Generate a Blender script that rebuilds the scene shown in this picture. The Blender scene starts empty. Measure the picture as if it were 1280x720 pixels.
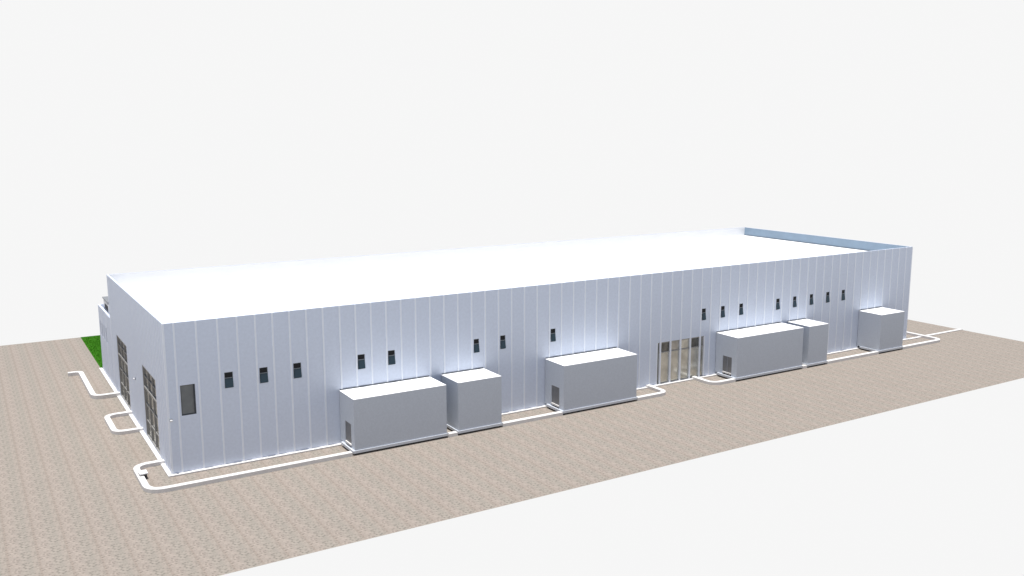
import bpy, bmesh, math, random
from mathutils import Vector
random.seed(7)
S = bpy.context.scene
COL = S.collection
PI = math.pi

# ---------------------------------------------------------------- camera, world, sun, exposure
cam = bpy.data.cameras.new('camera'); cam_o = bpy.data.objects.new('camera', cam); COL.objects.link(cam_o)
cam.sensor_width = 36.0; cam.lens = 1135.56 / 1280 * 36.0
cam.clip_start = 0.5; cam.clip_end = 3000
cam_o.location = (-10.361, -59.197, 21.770)
cam_o.rotation_euler = (PI/2 - 0.1681, 0.0009, -0.5483)
S.camera = cam_o

SUN_EL = math.radians(87.0); SUN_AZ = math.radians(-90)          # almost straight overhead
w = bpy.data.worlds.new('World'); S.world = w; w.use_nodes = True
nt = w.node_tree; nt.nodes.clear()
out = nt.nodes.new('ShaderNodeOutputWorld')
sky = nt.nodes.new('ShaderNodeTexSky'); sky.sky_type = 'NISHITA'; sky.sun_disc = False
sky.sun_elevation = SUN_EL; sky.sun_rotation = SUN_AZ
b1 = nt.nodes.new('ShaderNodeBackground'); b1.inputs[1].default_value = 0.075
b2 = nt.nodes.new('ShaderNodeBackground'); b2.inputs[0].default_value = (1, 1, 1, 1); b2.inputs[1].default_value = 0.925
tc = nt.nodes.new('ShaderNodeTexCoord'); sp = nt.nodes.new('ShaderNodeSeparateXYZ')
mr = nt.nodes.new('ShaderNodeMapRange'); mr.interpolation_type = 'SMOOTHSTEP'
mr.inputs['From Min'].default_value = 0.15; mr.inputs['From Max'].default_value = 0.36
mx = nt.nodes.new('ShaderNodeMixShader')
nt.links.new(sky.outputs[0], b1.inputs[0])
nt.links.new(tc.outputs['Generated'], sp.inputs[0]); nt.links.new(sp.outputs['Z'], mr.inputs['Value'])
nt.links.new(mr.outputs[0], mx.inputs[0]); nt.links.new(b2.outputs[0], mx.inputs[1]); nt.links.new(b1.outputs[0], mx.inputs[2])
nt.links.new(mx.outputs[0], out.inputs[0])

sd = bpy.data.lights.new('sun', 'SUN'); so = bpy.data.objects.new('sun', sd); COL.objects.link(so)
sd.energy = 5.0; sd.angle = math.radians(0.5); sd.color = (1.0, 0.98, 0.95)
so.rotation_euler = (0, math.radians(-3.0), 0); so.location = (30, 10, 60)

S.view_settings.view_transform = 'Standard'; S.view_settings.look = 'None'
S.view_settings.exposure = 0; S.view_settings.gamma = 1; S.view_settings.use_curve_mapping = False

# ---------------------------------------------------------------- materials
def mat(name, col, rough=0.6, metal=0.0, noise=0.0, scale=8.0, spec=0.4, col2=None, bump=0.0, stretch=None):
    m = bpy.data.materials.new(name); m.use_nodes = True
    n = m.node_tree; b = n.nodes['Principled BSDF']
    b.inputs['Roughness'].default_value = rough; b.inputs['Metallic'].default_value = metal
    b.inputs['Specular IOR Level'].default_value = spec
    b.inputs['Base Color'].default_value = (*col, 1)
    if noise or col2 or bump:
        t = n.nodes.new('ShaderNodeTexCoord'); v = t.outputs['Object']
        if stretch:
            mp = n.nodes.new('ShaderNodeMapping'); mp.inputs['Scale'].default_value = stretch
            n.links.new(v, mp.inputs[0]); v = mp.outputs[0]
        x = n.nodes.new('ShaderNodeTexNoise'); x.inputs['Scale'].default_value = scale; x.inputs['Detail'].default_value = 5
        n.links.new(v, x.inputs['Vector'])
        r = n.nodes.new('ShaderNodeValToRGB'); r.color_ramp.elements[0].position = 0.32; r.color_ramp.elements[1].position = 0.68
        c2 = col2 or tuple(c*(1-noise) for c in col)
        r.color_ramp.elements[0].color = (*c2, 1); r.color_ramp.elements[1].color = (*[min(1, c*(1+noise*0.5)) for c in col], 1)
        n.links.new(x.outputs[0], r.inputs[0]); n.links.new(r.outputs[0], b.inputs['Base Color'])
        if bump:
            bp = n.nodes.new('ShaderNodeBump'); bp.inputs['Strength'].default_value = bump; bp.inputs['Distance'].default_value = 0.05
            n.links.new(x.outputs[0], bp.inputs['Height']); n.links.new(bp.outputs[0], b.inputs['Normal'])
    return m

M = {}
M['panel'] = mat('wall_panel_sheet', (0.665, 0.725, 0.84), 0.5, 0, 0.04, 5.0)
M['rib'] = mat('wall_seam_trim', (0.82, 0.86, 0.93), 0.5, 0, 0.03, 3.0)
M['roof'] = mat('white_roof_membrane', (0.93, 0.93, 0.93), 0.7, 0, 0.01, 0.4)
M['inner_side'] = mat('pale_blue_inner_side', (0.28, 0.375, 0.475), 0.5, 0, 0.05, 0.8)  # pale blue on the inner face of the far end parapet only
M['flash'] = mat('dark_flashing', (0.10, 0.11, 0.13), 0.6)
M['annex'] = mat('annex_render', (0.535, 0.575, 0.635), 0.7, 0, 0.05, 9.0)
M['annexroof'] = mat('annex_roof_white', (0.93, 0.93, 0.93), 0.6, 0, 0.01, 1.0)
M['base'] = mat('annex_base_frame', (0.62, 0.65, 0.70), 0.5, 0, 0.04, 2.0)
M['kerb'] = mat('white_kerb_concrete', (0.74, 0.72, 0.70), 0.8, 0, 0.06, 3.0)
M['plinth'] = mat('dark_parts_and_shade', (0.06, 0.06, 0.065), 0.8)  # dark parts; also stands in for shade below annexes and box lid
M['dark'] = mat('black_glass', (0.006, 0.007, 0.010), 0.25, 0, spec=0.2)
M['sash'] = mat('blue_grey_glass', (0.018, 0.042, 0.062), 0.2, 0, spec=0.3)
M['wframe'] = mat('window_frame_grey', (0.16, 0.18, 0.20), 0.5)
M['reveal'] = mat('window_stay_grey', (0.33, 0.35, 0.39), 0.6)
M['louvre'] = mat('louvre_grey', (0.30, 0.30, 0.285), 0.7, 0, 0.1, 3)
M['louvreframe'] = mat('louvre_frame', (0.05, 0.055, 0.065), 0.6)
M['glass'] = mat('mirror_glass_bronze', (0.58, 0.575, 0.52), 0.18, 0.65, 0.26, 1.3, bump=0.06)
M['glassdark'] = mat('mirror_glass_dark', (0.44, 0.43, 0.405), 0.18, 0.65, 0.3, 1.5, bump=0.06)
M['glassblack'] = mat('mirror_glass_black', (0.16, 0.16, 0.15), 0.18, 0.65, 0.4, 2.2, bump=0.06)
M['dframe'] = mat('door_frame_grey', (0.29, 0.285, 0.275), 0.5, 0.0)
M['door'] = mat('annex_door_grey', (0.20, 0.20, 0.205), 0.55, 0, 0.06, 4)
M['white'] = mat('white_paint', (0.8, 0.8, 0.8), 0.5)
M['metal'] = mat('grey_metal', (0.3, 0.31, 0.32), 0.5, 0.4)

def paving_material():
    m = bpy.data.materials.new('cobble_paving'); m.use_nodes = True
    n = m.node_tree; b = n.nodes['Principled BSDF']; b.inputs['Roughness'].default_value = 0.85; b.inputs['Specular IOR Level'].default_value = 0.15
    L = n.links.new
    t = n.nodes.new('ShaderNodeTexCoord')
    # jitter so cobbles are not perfectly regular
    vo = n.nodes.new('ShaderNodeTexVoronoi'); vo.feature = 'F1'; vo.inputs['Scale'].default_value = 6.5
    ve = n.nodes.new('ShaderNodeTexVoronoi'); ve.feature = 'DISTANCE_TO_EDGE'; ve.inputs['Scale'].default_value = 6.5
    # the pavers are cast slabs 1.4 m square with the same pebble relief, so the relief repeats slab by slab
    wr = n.nodes.new('ShaderNodeVectorMath'); wr.operation = 'WRAP'
    wr.inputs[1].default_value = (1.4, 1.4, 1.0); wr.inputs[2].default_value = (0, 0, -1.0)
    L(t.outputs['Object'], wr.inputs[0])
    for q in (vo, ve): L(wr.outputs[0], q.inputs['Vector'])
    # per-stone tint
    sc = n.nodes.new('ShaderNodeSeparateColor'); L(vo.outputs['Color'], sc.inputs[0])
    ramp = n.nodes.new('ShaderNodeValToRGB')
    e = ramp.color_ramp.elements
    e[0].position = 0.0; e[0].color = (0.282, 0.249, 0.218, 1)
    e[1].position = 1.0; e[1].color = (0.326, 0.284, 0.248, 1)
    L(sc.outputs[0], ramp.inputs[0])
    # joints between the stones
    jr = n.nodes.new('ShaderNodeMapRange'); jr.inputs['From Min'].default_value = 0.0; jr.inputs['From Max'].default_value = 0.13
    jr.inputs['To Min'].default_value = 0.90; jr.inputs['To Max'].default_value = 1.0
    L(ve.outputs['Distance'], jr.inputs['Value'])
    # small dark pits between the pebbles
    vp = n.nodes.new('ShaderNodeTexVoronoi'); vp.feature = 'F1'; vp.inputs['Scale'].default_value = 5.8; L(wr.outputs[0], vp.inputs['Vector'])
    pr = n.nodes.new('ShaderNodeMapRange'); pr.inputs['From Min'].default_value = 0.16; pr.inputs['From Max'].default_value = 0.46
    pr.inputs['To Min'].default_value = 0.70; pr.inputs['To Max'].default_value = 1.08; L(vp.outputs['Distance'], pr.inputs['Value'])
    jm = n.nodes.new('ShaderNodeMath'); jm.operation = 'MULTIPLY'; L(jr.outputs[0], jm.inputs[0]); L(pr.outputs[0], jm.inputs[1])
    # courses laid in bands along y, 1.4 m wide: pinkish band, grey band, smooth narrow joint course
    sx = n.nodes.new('ShaderNodeSeparateXYZ'); L(t.outputs['Object'], sx.inputs[0])
    dv = n.nodes.new('ShaderNodeMath'); dv.operation = 'DIVIDE'; dv.inputs[1].default_value = 1.4; L(sx.outputs['X'], dv.inputs[0])
    fr = n.nodes.new('ShaderNodeMath'); fr.operation = 'FRACT'; L(dv.outputs[0], fr.inputs[0])
    br = n.nodes.new('ShaderNodeValToRGB'); be = br.color_ramp.elements
    be[0].position = 0.0; be[0].color = (0.94, 0.925, 0.905, 1); be[1].position = 1.0; be[1].color = (0.97, 0.965, 0.94, 1)
    for p_, c_ in ((0.06, (0.94, 0.90, 0.87, 1)), (0.12, (1.03, 1.005, 0.985, 1)), (0.38, (1.03, 1.01, 0.995, 1)), (0.55, (0.97, 0.98, 0.96, 1)), (0.80, (0.93, 0.95, 0.93, 1)), (0.90, (1.0, 0.99, 0.97, 1))):
        k = be.new(p_); k.color = c_
    L(fr.outputs[0], br.inputs[0])
    m1 = n.nodes.new('ShaderNodeMix'); m1.data_type = 'RGBA'; m1.blend_type = 'MULTIPLY'; m1.inputs[0].default_value = 1
    L(ramp.outputs[0], m1.inputs[6]); L(br.outputs[0], m1.inputs[7])
    m2 = n.nodes.new('ShaderNodeMix'); m2.data_type = 'RGBA'; m2.blend_type = 'MULTIPLY'; m2.inputs[0].default_value = 1
    L(m1.outputs[2], m2.inputs[6]); L(jm.outputs[0], m2.inputs[7])
    # wear
    no = n.nodes.new('ShaderNodeTexNoise'); no.inputs['Scale'].default_value = 0.35; no.inputs['Detail'].default_value = 6
    L(t.outputs['Object'], no.inputs['Vector'])
    nr = n.nodes.new('ShaderNodeMapRange'); nr.inputs['From Min'].default_value = 0.3; nr.inputs['From Max'].default_value = 0.7
    nr.inputs['To Min'].default_value = 0.975; nr.inputs['To Max'].default_value = 1.02; L(no.outputs[0], nr.inputs['Value'])
    m3 = n.nodes.new('ShaderNodeMix'); m3.data_type = 'RGBA'; m3.blend_type = 'MULTIPLY'; m3.inputs[0].default_value = 1
    L(m2.outputs[2], m3.inputs[6]); L(nr.outputs[0], m3.inputs[7])
    L(m3.outputs[2], b.inputs['Base Color'])
    bp = n.nodes.new('ShaderNodeBump'); bp.inputs['Strength'].default_value = 0.25; bp.inputs['Distance'].default_value = 0.01
    L(jr.outputs[0], bp.inputs['Height']); L(bp.outputs[0], b.inputs['Normal'])
    return m
M['paving'] = paving_material()
M['lawn'] = mat('lawn_grass', (0.034, 0.15, 0.005), 0.9, 0, 0.06, 2.5, spec=0.1)
M['blade'] = mat('grass_blades', (0.036, 0.165, 0.005), 0.8, 0, 0.08, 3, spec=0.1)

# ---------------------------------------------------------------- mesh helpers
class MB:
    def __init__(s): s.v = []; s.f = []; s.m = []
    def quad(s, a, b, c, d, mi=0):
        i = len(s.v); s.v += [a, b, c, d]; s.f.append((i, i+1, i+2, i+3)); s.m.append(mi)
    def box(s, x0, x1, y0, y1, z0, z1, mi=0, skip=''):
        i = len(s.v)
        s.v += [(x0,y0,z0),(x1,y0,z0),(x1,y1,z0),(x0,y1,z0),(x0,y0,z1),(x1,y0,z1),(x1,y1,z1),(x0,y1,z1)]
        for k, q in {'b':(0,3,2,1),'t':(4,5,6,7),'f':(0,1,5,4),'r':(1,2,6,5),'k':(2,3,7,6),'l':(3,0,4,7)}.items():
            if k in skip: continue
            s.f.append(tuple(i+j for j in q)); s.m.append(mi)
    def poly(s, pts, mi=0):
        i = len(s.v); s.v += pts; s.f.append(tuple(range(i, i+len(pts)))); s.m.append(mi)
    def build(s, name, mats, parent=None, origin=(0,0,0), bevel=0):
        me = bpy.data.meshes.new(name)
        ox, oy, oz = origin
        me.from_pydata([(a-ox, b-oy, c-oz) for a, b, c in s.v], [], s.f)
        for m in (mats if isinstance(mats, (list, tuple)) else [mats]): me.materials.append(m)
        me.polygons.foreach_set('material_index', s.m); me.update()
        o = bpy.data.objects.new(name, me); COL.objects.link(o); o.location = origin
        if parent: o.parent = parent; o.matrix_parent_inverse.identity(); o.location = Vector(origin) - parent.location
        if bevel:
            bm = bmesh.new(); bm.from_mesh(me); bmesh.ops.remove_doubles(bm, verts=bm.verts, dist=1e-5)
            bm.to_mesh(me); bm.free()
            b = o.modifiers.new('bevel', 'BEVEL'); b.width = bevel; b.segments = 2; b.limit_method = 'ANGLE'
        return o

def tag(o, label=None, cat=None, group=None, kind=None):
    if label: o['label'] = label
    if cat: o['category'] = cat
    if group: o['group'] = group
    if kind: o['kind'] = kind
    return o
def empty(name, loc):
    o = bpy.data.objects.new(name, None); COL.objects.link(o); o.location = loc; o.empty_display_size = 0.5
    return o

def wall_skin(mb, axis, c, u0, u1, z0, z1, holes, depth, mi=0):
    """outer skin with openings and their reveals. axis 'y': plane y=c, u=x, outward -y; axis 'x': plane x=c, u=y, outward -x"""
    P = (lambda u, d, z: (u, c+d, z)) if axis == 'y' else (lambda u, d, z: (c+d, u, z))
    us = sorted({u0, u1, *[h[0] for h in holes], *[h[1] for h in holes]})
    zs = sorted({z0, z1, *[h[2] for h in holes], *[h[3] for h in holes]})
    for a, b in zip(us, us[1:]):
        for p, q in zip(zs, zs[1:]):
            um, zm = (a+b)/2, (p+q)/2
            if any(h[0] < um < h[1] and h[2] < zm < h[3] for h in holes): continue
            mb.quad(P(a,0,p), P(b,0,p), P(b,0,q), P(a,0,q), mi)
    for a, b, p, q in holes:
        mb.quad(P(a,0,p), P(a,depth,p), P(a,depth,q), P(a,0,q), mi)
        mb.quad(P(b,0,p), P(b,depth,p), P(b,depth,q), P(b,0,q), mi)
        mb.quad(P(a,0,q), P(b,0,q), P(b,depth,q), P(a,depth,q), mi)
        mb.quad(P(a,0,p), P(b,0,p), P(b,depth,p), P(a,depth,p), mi)

# ---------------------------------------------------------------- ground
g = MB(); g.quad((-26,-15.4,0),(84.85,-15.4,0),(84.85,47.6,0),(-26,47.6,0))
tag(g.build('ground', M['paving']), kind='structure')
g = MB(); g.box(-0.12, 84.6, 32.0, 47.45, 0.001, 0.05)
tag(g.build('lawn', M['lawn']), kind='structure')
g = MB()
for k in range(9000):
    x = random.uniform(-0.05, 5.5)**1.0; y = random.uniform(32.1, 47.3); h = random.uniform(.03, .08); a = random.uniform(0, PI)
    dx, dy = math.cos(a)*.03, math.sin(a)*.03; lx, ly = random.uniform(-.05,.05), random.uniform(-.05,.05)
    g.poly([(x-dx,y-dy,.05),(x+dx,y+dy,.05),(x+lx,y+ly,.05+h)])
tag(g.build('grass', M['blade']), 'short bright green grass of the lawn behind the building', 'grass', kind='stuff')
g = MB(); g.box(75.28, 84.85, -0.40, -0.02, 0.001, 0.09)
tag(g.build('pavement', M['kerb']), kind='structure')

# ---------------------------------------------------------------- main building
L_, D_, H_, RZ = 75.27, 24.0, 10.0, 9.0
bld = tag(empty('warehouse', (0,0,0)), 'long pale grey metal clad warehouse with white flat roof and ribbed walls', 'warehouse')
WX = [3.65, 5.96, 8.28, 12.95, 15.28, 22.36, 24.71, 29.41, 45.68, 48.0, 50.3, 55.12, 57.42, 59.77, 62.13, 64.43]
WW = [0.56, 0.56, 0.56, 0.55, 0.55] + [0.47]*11
WZ0, WZ1 = 5.27, 6.34
ENT = (40.52, 46.16, 0.10, 3.82)
VENT = (0.84, 1.76, 3.86, 5.87)
D1 = (15.7, 20.75, 0.12, 5.42); D2 = (3.85, 8.86, 0.12, 5.47)
mb = MB()
holes = [(x, x+ww, WZ0, WZ1) for x, ww in zip(WX, WW)] + [ENT, VENT]
wall_skin(mb, 'y', 0, 0, L_, 0, H_, holes, 0.16)
wall_skin(mb, 'x', 0, 0, D_, 0, H_, [D1, D2], 0.22)
mb.quad((L_,0,0),(L_,D_,0),(L_,D_,H_),(L_,0,H_)); mb.quad((0,D_,0),(L_,D_,0),(L_,D_,H_),(0,D_,H_))
# parapet inner faces and coping
t = 0.16
mb.quad((t,t,RZ),(L_-t,t,RZ),(L_-t,t,H_),(t,t,H_))
mb.quad((t,t,RZ),(t,D_-t,RZ),(t,D_-t,H_),(t,t,H_))
for a in (((0,0,H_),(L_,0,H_),(L_-t,t,H_),(t,t,H_)), ((L_,0,H_),(L_,D_,H_),(L_-t,D_-t,H_),(L_-t,t,H_)),
          ((L_,D_,H_),(0,D_,H_),(t,D_-t,H_),(L_-t,D_-t,H_)), ((0,D_,H_),(0,0,H_),(t,t,H_),(t,D_-t,H_))):
    mb.quad(*a)
# ribs (panel joints) of the cladding: same mesh, second material
KN = [(0, 11.7), (8, 21.0), (15, 29.27), (21, 36.25), (25, 40.93), (29, 45.56), (39, 57.0), (54, 74.25)]
def rib_x(k):
    for (a, xa), (b, xb) in zip(KN, KN[1:]):
        if a <= k <= b: return xa + (xb-xa)*(k-a)/(b-a)
ribs = [0.66, 2.02, 3.36, 4.62, 5.81, 6.97, 8.13, 9.30, 10.48] + [rib_x(k) for k in range(55)]
hole_ribs = (ENT,)
for x in ribs:
    if x > L_-0.3: continue
    z0 = ENT[3]+0.003 if ENT[0] < x < ENT[1] else 0.10
    xx = x
    for wx, ww in zip(WX, WW):                 # keep a joint clear of a window edge
        if wx-0.07 < xx < wx+ww+0.07: xx = wx-0.075 if abs(xx-wx) < abs(xx-wx-ww) else wx+ww+0.075
    mb.box(xx-0.062, xx+0.062, -0.045, 0.0, z0, H_-0.015, 1, skip='kb')
for x0, x1 in ((-0.02, 0.10), (L_-0.10, L_+0.02)):
    mb.box(x0, x1, -0.03, -0.001, 0.10, H_-0.012, 1)
mb.box(-0.028, -0.001, 0.0, 0.14, 0.10, H_-0.012, 1)
y = 0.62
while y < D_-0.2:
    z0 = 0.10
    for d in (D1, D2):
        if d[0]-0.03 < y < d[1]+0.03: z0 = d[3]+0.003
    mb.box(-0.022, 0.0, y-0.03, y+0.03, z0, H_-0.015, 1, skip='rb'); y += 0.58
mb.build('wall', [M['panel'], M['rib']], bld)
mb = MB(); mb.quad((t+.001,t+.001,RZ),(L_-t-.001,t+.001,RZ),(L_-t-.001,D_-t-.001,RZ),(t+.001,D_-t-.001,RZ))
mb.build('roof', M['roof'], bld)
mb = MB(); mb.box(t, L_-t-0.05, D_-t-0.04, D_-t, RZ+0.003, H_-0.01)
mb.build('parapet', M['roof'], bld)
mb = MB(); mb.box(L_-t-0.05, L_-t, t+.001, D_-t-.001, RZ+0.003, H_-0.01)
pl = tag(mb.build('parapet', M['inner_side'], bld), 'parapet with a pale blue inner side at the far end of the roof')
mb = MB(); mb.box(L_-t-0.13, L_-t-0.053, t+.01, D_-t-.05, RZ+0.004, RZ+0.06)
mb.build('dark_base_strip', M['flash'], bld)  # thin dark strip along the base of the far parapet
mb = MB()
mb.box(-0.27, L_, -0.31, 0.0, 0.002, 0.09, 0, skip='b'); mb.box(-0.27, 0.0, 0.001, 31.9, 0.002, 0.09, 0, skip='bf')
mb.box(L_+0.001, L_+0.38, 0.0, 8.0, 0.002, 0.088, 0, skip='b')
mb.build('plinth', M['kerb'], bld)
# windows
for x, ww in zip(WX, WW):
    x1 = x+ww; zt = 5.93
    fr = MB()
    fr.box(x, x+.03, 0.03, 0.12, WZ0, WZ1); fr.box(x1-.03, x1, 0.03, 0.12, WZ0, WZ1)
    fr.box(x+.031, x1-.031, 0.03, 0.12, WZ1-.03, WZ1); fr.box(x+.031, x1-.031, 0.0, 0.12, zt, zt+.055)
    fr.box(x+.031, x1-.031, 0.03, 0.12, WZ0, WZ0+.03)
    wo = tag(fr.build('window', M['wframe'], bld, (x, 0, WZ0)))
    p = MB(); p.box(x+.031, x1-.031, 0.05, 0.07, zt+.056, WZ1-.031); tp = p.build('pane', M['dark'], wo, (x, 0, WZ0))
    p = MB(); p.box(x+.031, x1-.031, 0.09, 0.11, WZ0+.031, zt-.001); p.build('blind', M['reveal'], wo, (x, 0, WZ0))
    # awning sash pushed out at the bottom
    p = MB(); o_ = 0.10; y0, y1 = 0.01, 0.01-o_; zb = WZ0+.05
    a, b = x+.02, x1-.01
    v = [(a,y0,zt-.004),(b,y0,zt-.004),(b,y1,zb),(a,y1,zb)]; v2 = [(q[0], q[1]+.03, q[2]) for q in v]
    i = 0; p.v = v+v2; p.f = [(0,1,2,3),(4,7,6,5),(0,4,5,1),(1,5,6,2),(2,6,7,3),(3,7,4,0)]; p.m = [0]*6
    p.build('sash', M['sash'], wo, (x, 0, WZ0))
for c in bld.children:
    if c.name.startswith('window'):
        for d in c.children: d.location = (0, 0, 0)
# louvre
a, b, p_, q_ = VENT
mb = MB(); mb.box(a, a+.03, .02, .15, p_, q_); mb.box(b-.10, b, .02, .15, p_, q_)
mb.box(a+.031, b-.101, .02, .15, q_-.03, q_); mb.box(a+.031, b-.101, .02, .15, p_, p_+.08)
vo = tag(mb.build('window', M['louvreframe'], bld), 'wide grey louvred opening near the front corner')
mb = MB(); z = p_+.08
mb.quad((a+.031, .14, p_+.08),(b-.101, .14, p_+.08),(b-.101, .14, q_-.07),(a+.031, .14, q_-.07))
while z < q_-.13:
    mb.quad((a+.031, .06, z),(b-.101, .06, z),(b-.101, .125, z+.09),(a+.031, .125, z+.09)); z += .085
mb.build('louvre', M['louvre'], vo)
# glazed entrance on the long side
a, b, p_, q_ = ENT
mulx = [x for x in ribs if a+.2 < x < b-.2]
mb = MB()
mb.box(a, a+.12, -.01, .14, p_, q_); mb.box(b-.12, b, -.01, .14, p_, q_)
for x in mulx: mb.box(x-.075, x+.075, -.046, .12, p_, q_-.001)
ent = tag(mb.build('door', M['rib'], bld), 'wide glazed entrance with pale vertical mullions')
mb = MB()
edges = [a+.12] + sum([[x-.075, x+.075] for x in mulx], []) + [b-.12]
for k in range(0, len(edges), 2):
    u, v = edges[k]+.002, edges[k+1]-.002
    mb.box(u, v, .04, .12, 2.86, 2.95); mb.box(u, v, .04, .12, p_, p_+.09); mb.box(u, v, .04, .12, q_-.08, q_)
    if k in (0, len(edges)-2): mb.box(u, u+.1, .035, .12, p_+.091, q_-.081, 1)
mb.build('transom', [M['dframe'], M['plinth']], ent)
for k in range(0, len(edges), 2):
    u, v = edges[k]+.002, edges[k+1]-.002
    if k in (0, len(edges)-2): u += .102
    mb = MB(); mb.box(u, v, .09, .115, p_+.091, 2.859); mb.build('pane', M['glass'], ent)
    mb = MB(); mb.box(u, v, .09, .115, 2.951, q_-.081); mb.build('pane', M[('glassdark', 'glassblack', 'glassdark', 'glass', 'glassblack', 'glassdark')[(k//2) % 6]], ent)
# big gridded doors on the short side
def side_door(d, label):
    a, b, p_, q_ = d; tz = q_-1.62; n = 3
    mb = MB()
    mb.box(.02, .16, a, a+.12, p_, q_); mb.box(.02, .16, b-.12, b, p_, q_)
    mb.box(.02, .16, a+.121, b-.121, q_-.1, q_); mb.box(.02, .16, a+.121, b-.121, p_, p_+.1); mb.box(.02, .16, a+.121, b-.121, tz-.06, tz+.06)
    w_ = (b-a-.24)/n
    fr = tag(mb.build('door', M['dframe'], bld), label)
    g_ = MB()
    for k in range(1, n):
        yy = a+.12+w_*k; g_.box(.05, .15, yy-.045, yy+.045, p_+.101, tz-.061); g_.box(.05, .15, yy-.045, yy+.045, tz+.061, q_-.101)
    for k in range(n):
        u, v = a+.12+w_*k+.047, a+.12+w_*(k+1)-.047
        if k == 0: u -= .045
        if k == n-1: v += .045
        for zz in (p_+1.2, p_+2.45): g_.box(.07, .14, u, v, zz-.04, zz+.04)
        g_.box(.07, .14, u, v, (tz+q_)/2-.035, (tz+q_)/2+.035)
    g_.build('grille', M['dframe'], fr)
    p = MB(); p.box(.152, .185, a+.122, b-.122, p_+.102, tz-.062); p.build('pane', M['glass'], fr)
    p = MB(); p.box(.152, .185, a+.122, b-.122, tz+.062, q_-.102); p.build('pane', M['glassdark'], fr)
side_door(D1, 'gridded glazed door nearer the lawn'); side_door(D2, 'gridded glazed door nearer the front corner')

# ---------------------------------------------------------------- lower block behind
ext = tag(empty('extension', (0, D_, 0)), 'lower pale block with slit windows continuing behind the warehouse by the lawn', 'building')
E0, E1, EX, EZ = D_+.002, 31.45, 20.0, 6.22
slits = [(26.75, 27.15, 3.45, 4.8), (28.1, 28.5, 3.45, 4.8), (29.35, 29.75, 3.45, 4.8), (30.45, 30.8, 3.45, 4.8)]
mb = MB(); wall_skin(mb, 'x', 0.004, E0, E1, 0.05, EZ, slits, .1)
mb.quad((0.004,E1,0),(EX,E1,0),(EX,E1,EZ),(0.004,E1,EZ)); mb.quad((EX,E0,0),(EX,E1,0),(EX,E1,EZ),(EX,E0,EZ))
mb.box(.2, .2001, E0, E1-.2, 5.5, EZ); mb.quad((.2,E1-.2,5.5),(EX,E1-.2,5.5),(EX,E1-.2,EZ),(.2,E1-.2,EZ))
mb.quad((0.004,E0,EZ),(.2,E0,EZ),(.2,E1-.2,EZ),(.004,E1,EZ)); mb.quad((.004,E1,EZ),(.2,E1-.2,EZ),(EX,E1-.2,EZ),(EX,E1,EZ))
yy = E0+.5
while yy < E1-.1:
    if not any(s[0]-.05 < yy < s[1]+.05 for s in slits): mb.box(-.016, .004, yy-.03, yy+.03, .1, EZ-.01, 1, skip='rb')
    yy += .58
mb.build('wall', [M['panel'], M['rib']], ext)
mb = MB(); mb.quad((.2,E0,5.5),(EX,E0,5.5),(EX,E1-.2,5.5),(.2,E1-.2,5.5)); mb.build('roof', M['roof'], ext)
for s in slits:
    p = MB(); p.box(.07, .1, s[0], s[1], s[2], s[3]); p.build('window', M['louvre'], ext)
ru = tag(empty('rooftop_unit', (1.2, 28.8, 5.5)), 'white rooftop unit with dark vent peeking out beside the warehouse wall', 'vent unit')
mb = MB(); mb.box(.36, 2.4, 27.2, 30.2, 5.505, 6.85); mb.build('casing', M['white'], ru)
mb = MB(); mb.box(.33, .359, 27.5, 29.3, 6.25, 6.62); mb.build('vent', M['plinth'], ru)
mb = MB(); mb.box(.28, 2.5, 27.1, 30.3, 6.99, 7.09)
for x in (.45, 2.3):
    for yv in (27.3, 30.1): mb.box(x-.04, x+.04, yv-.04, yv+.04, 6.851, 6.989)
mb.build('cover', M['metal'], ru)
for o in ru.children: o.location = -ru.location
for o in ext.children: o.location = -ext.location

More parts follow.
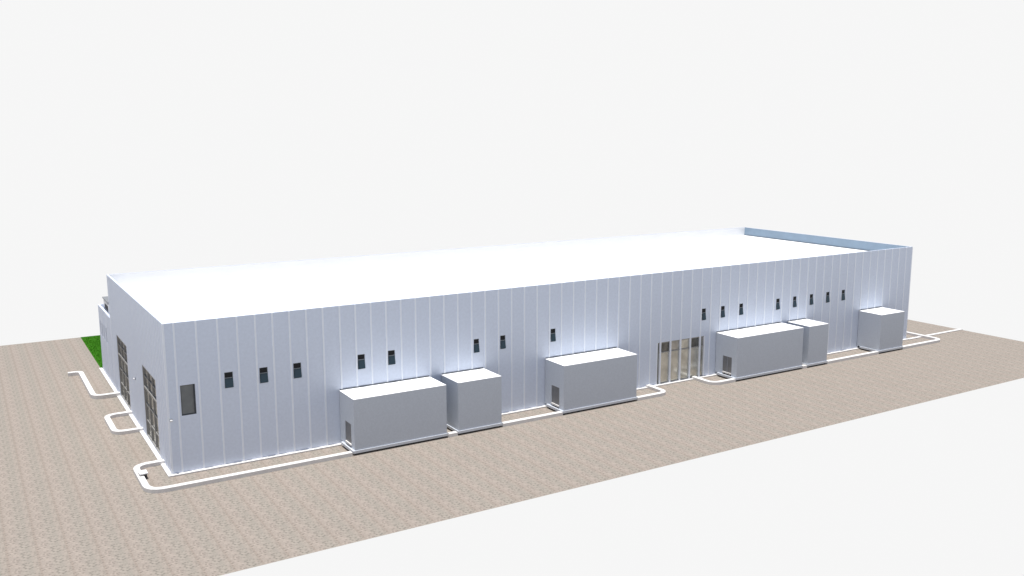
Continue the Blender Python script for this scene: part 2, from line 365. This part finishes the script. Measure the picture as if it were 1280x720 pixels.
# ---------------------------------------------------------------- annex sheds on the long side
DEP, AZ = 2.71, 3.96
def annex(x0, x1, label, door=None):
    r = tag(empty('annex', ((x0+x1)/2, 0, 0)), label, 'annex', 'box annexes along the long wall')
    zb = 0.34; th = .1
    mb = MB()
    dy0, dy1, dz = -2.08, -0.96, 2.04
    mb.box(x0, x1, -DEP, -DEP+th, zb, AZ-.02)
    mb.box(x1-th, x1, -DEP+th+.001, -.048, zb, AZ-.02)
    if door:
        mb.box(x0, x0+th, -DEP+th+.001, dy0, zb, AZ-.02); mb.box(x0, x0+th, dy1, -.048, zb, AZ-.02)
        mb.box(x0, x0+th, dy0+.0005, dy1-.0005, dz, AZ-.02)
    else:
        mb.box(x0, x0+th, -DEP+th+.001, -.048, zb, AZ-.02)
    mb.build('wall', M['annex'], r, bevel=0)
    mb = MB(); mb.box(x0-.004, x1+.004, -DEP-.004, -.047, AZ-.019, AZ); mb.build('roof', M['annexroof'], r)
    mb = MB(); mb.box(x0+.05, x1-.05, -.05, -.001, AZ+.002, AZ+.09); mb.build('flashing', M['flash'], r)
    mb = MB()
    lx = .14 if door else .06
    mb.box(x0-lx, x1+.06, -DEP-.06, -DEP+.14, .14, zb-.002)
    mb.box(x0-lx, x0+.14, -DEP+.141, -.42, .14, zb-.002); mb.box(x1-.14, x1+.06, -DEP+.141, -.42, .14, zb-.002)
    mb.build('base_frame', M['base'], r, bevel=.01)
    mb = MB(); mb.box(x0+.16, x1-.16, -DEP+.2, -.41, .002, .139); mb.build('plinth', M['plinth'], r)  # dark colour stands in for the shadow under the base frame
    if door:
        mb = MB(); n = 2 if door == 'double' else 1; w_ = (dy1-dy0)/n
        for k in range(n):
            u, v = dy0+w_*k+.02, dy0+w_*(k+1)-.02
            leaf = MB(); leaf.box(x0+.05, x0+.085, u, v, .60, dz-.02); leaf.build('door', M['door'], r)
        if n == 2:
            mb.box(x0+.02, x0+.09, dy0+w_-.018, dy0+w_+.018, .60, dz-.02); mb.build('door_post', M['reveal'], r)
        mb = MB(); mb.box(x0-.04, x0+.16, dy0+.02, dy1-.02, .47, .585); mb.build('sill', M['kerb'], r)
    for o in r.children: o.location = -r.location
    return r
AX = [(11.5, 18.58), (19.55, 23.2), (28.87, 36.15), (47.5, 55.95), (56.75, 59.4), (67.2, 70.85)]
annex(*AX[0], 'long grey annex with a low side door, nearest the front corner', 'single')
annex(*AX[1], 'small doorless grey annex just right of the nearest long annex')
annex(*AX[2], 'long grey annex with a side door standing alone left of the glazed entrance', 'single')
annex(*AX[3], 'longest grey annex with double side door just right of the glazed entrance', 'double')
annex(*AX[4], 'narrow grey annex standing close beside the far end of the longest annex')
annex(*AX[5], 'small isolated grey annex near the far right corner of the warehouse')

# ---------------------------------------------------------------- kerbs
def rounded(pts, r):
    outp = [Vector(pts[0])]
    for i in range(1, len(pts)-1):
        a, b, c = Vector(pts[i-1]), Vector(pts[i]), Vector(pts[i+1])
        d1 = (a-b).normalized(); d2 = (c-b).normalized(); ang = d1.angle(d2)
        rr = r[i-1] if isinstance(r, (list, tuple)) else r
        tl = min(rr/math.tan(ang/2), (a-b).length*.49, (c-b).length*.49)
        p0, p2 = b+d1*tl, b+d2*tl
        for k in range(9):
            s = k/8; outp.append(p0*(1-s)**2 + b*2*s*(1-s) + p2*s*s)
    outp.append(Vector(pts[-1])); return outp
def kerb(pts, r, label, h=.27, w_=.40):
    P = rounded(pts, r) if len(pts) > 2 else [Vector(q) for q in pts]
    mb = MB(); Ls = []; Rs = []
    for i, q in enumerate(P):
        d = (P[min(i+1, len(P)-1)] - P[max(i-1, 0)]).normalized(); nrm = Vector((-d.y, d.x))
        Ls.append(q+nrm*w_/2); Rs.append(q-nrm*w_/2)
    n = len(P); v = []
    for i in range(n):
        v += [(Ls[i].x, Ls[i].y, .001), (Ls[i].x, Ls[i].y, h), (Rs[i].x, Rs[i].y, h), (Rs[i].x, Rs[i].y, .001)]
    mb.v = v
    for i in range(n-1):
        for k in range(3):
            mb.f.append((4*i+k, 4*i+4+k, 4*i+5+k, 4*i+1+k)); mb.m.append(0)
    mb.f += [(0,1,2,3), (4*n-1, 4*n-2, 4*n-3, 4*n-4)]; mb.m += [0, 0]
    c = sum(P, Vector((0,0)))/n
    o = mb.build('kerb', M['kerb'], None, (c.x, c.y, 0))
    bm = bmesh.new(); bm.from_mesh(o.data); bmesh.ops.recalc_face_normals(bm, faces=bm.faces); bm.to_mesh(o.data); bm.free()
    b = o.modifiers.new('bevel', 'BEVEL'); b.width = .025; b.segments = 2; b.limit_method = 'ANGLE'; b.angle_limit = math.radians(50)
    return tag(o, label, 'kerb', 'white kerbs round the warehouse')
Yk = -2.57
kerb([(-.0, 2.5), (-1.86, 2.5), (-1.86, Yk), (11.30, Yk)], [.9, 1.1], 'long white kerb curving round the near front corner to the nearest annex')
kerb([(18.68, Yk), (19.45, Yk)], 0, 'shortest white kerb bridging the gap between the two nearest annexes')
kerb([(23.30, Yk), (28.77, Yk)], 0, 'straight white kerb between the small annex and the lone long annex')
kerb([(36.25, Yk), (39.55, Yk), (39.55, -.05)], .8, 'white kerb hooking back to the wall left of the glazed entrance')
kerb([(44.85, -.05), (44.85, Yk), (47.4, Yk)], .9, 'white kerb curving out from the wall right of the glazed entrance')
kerb([(56.05, Yk), (56.65, Yk)], 0, 'short white kerb between the longest annex and the narrow annex beside it')
kerb([(59.5, Yk), (67.1, Yk)], 0, 'straight white kerb leading to the isolated far annex')
kerb([(70.95, Yk), (77.6, Yk), (77.6, 2.3), (75.7, 2.3)], [.9, .6], 'white kerb looping round the far right corner of the warehouse')
kerb([(-3.05, 30.55), (-2.0, 30.5), (-2.0, 21.2), (-.0, 21.2)], [.5, .8], 'bent white kerb with a free end, leading toward the lawn', h=.34)
kerb([(0.0, 15.25), (-1.9, 15.25), (-1.9, 10.5), (0.0, 10.5)], [.8, .8], 'rounded white kerb loop between the two gridded side doors')

# ---------------------------------------------------------------- small things
jb = tag(empty('junction_box', (-1.6, .35, 0)), 'small white box with a dark block for its shade on the kerb at the near corner', 'utility box')
mb = MB(); mb.box(-1.93, -1.42, .12, .82, .36, .43); mb.build('lid', M['white'], jb, bevel=.01)
mb = MB(); mb.box(-1.72, -1.47, .22, .78, .003, .359); mb.build('shade_block', M['plinth'], jb)  # dark block stands in for the shade beneath the lid
for o in jb.children: o.location = -jb.location
def wall_lamp(x, y, z, label, out):
    o_ = tag(empty('wall_lamp', (x, y, z)), label, 'wall lamp', 'small white wall lamps of the warehouse')
    dx, dy = out
    def bx(m_, d0, d1, w_, z0, z1):
        if dx: m_.box(x-d1, x-d0, y-w_, y+w_, z0, z1)
        else: m_.box(x-w_, x+w_, y-d1, y-d0, z0, z1)
    m_ = MB(); bx(m_, .032, .055, .08, z-.09, z+.09); m_.build('bracket', M['metal'], o_)
    m_ = MB(); bx(m_, .056, .17, .08, z-.05, z+.05); m_.build('lamp_head', M['white'], o_, bevel=.03)
    for c in o_.children: c.location = -o_.location
wall_lamp(0, 12.2, 3.62, 'small white lamp on the wall between the two gridded side doors', (1, 0))
wall_lamp(.16, 0, 3.68, 'small white lamp at the near corner left of the wide grey louvred opening', (0, 1))
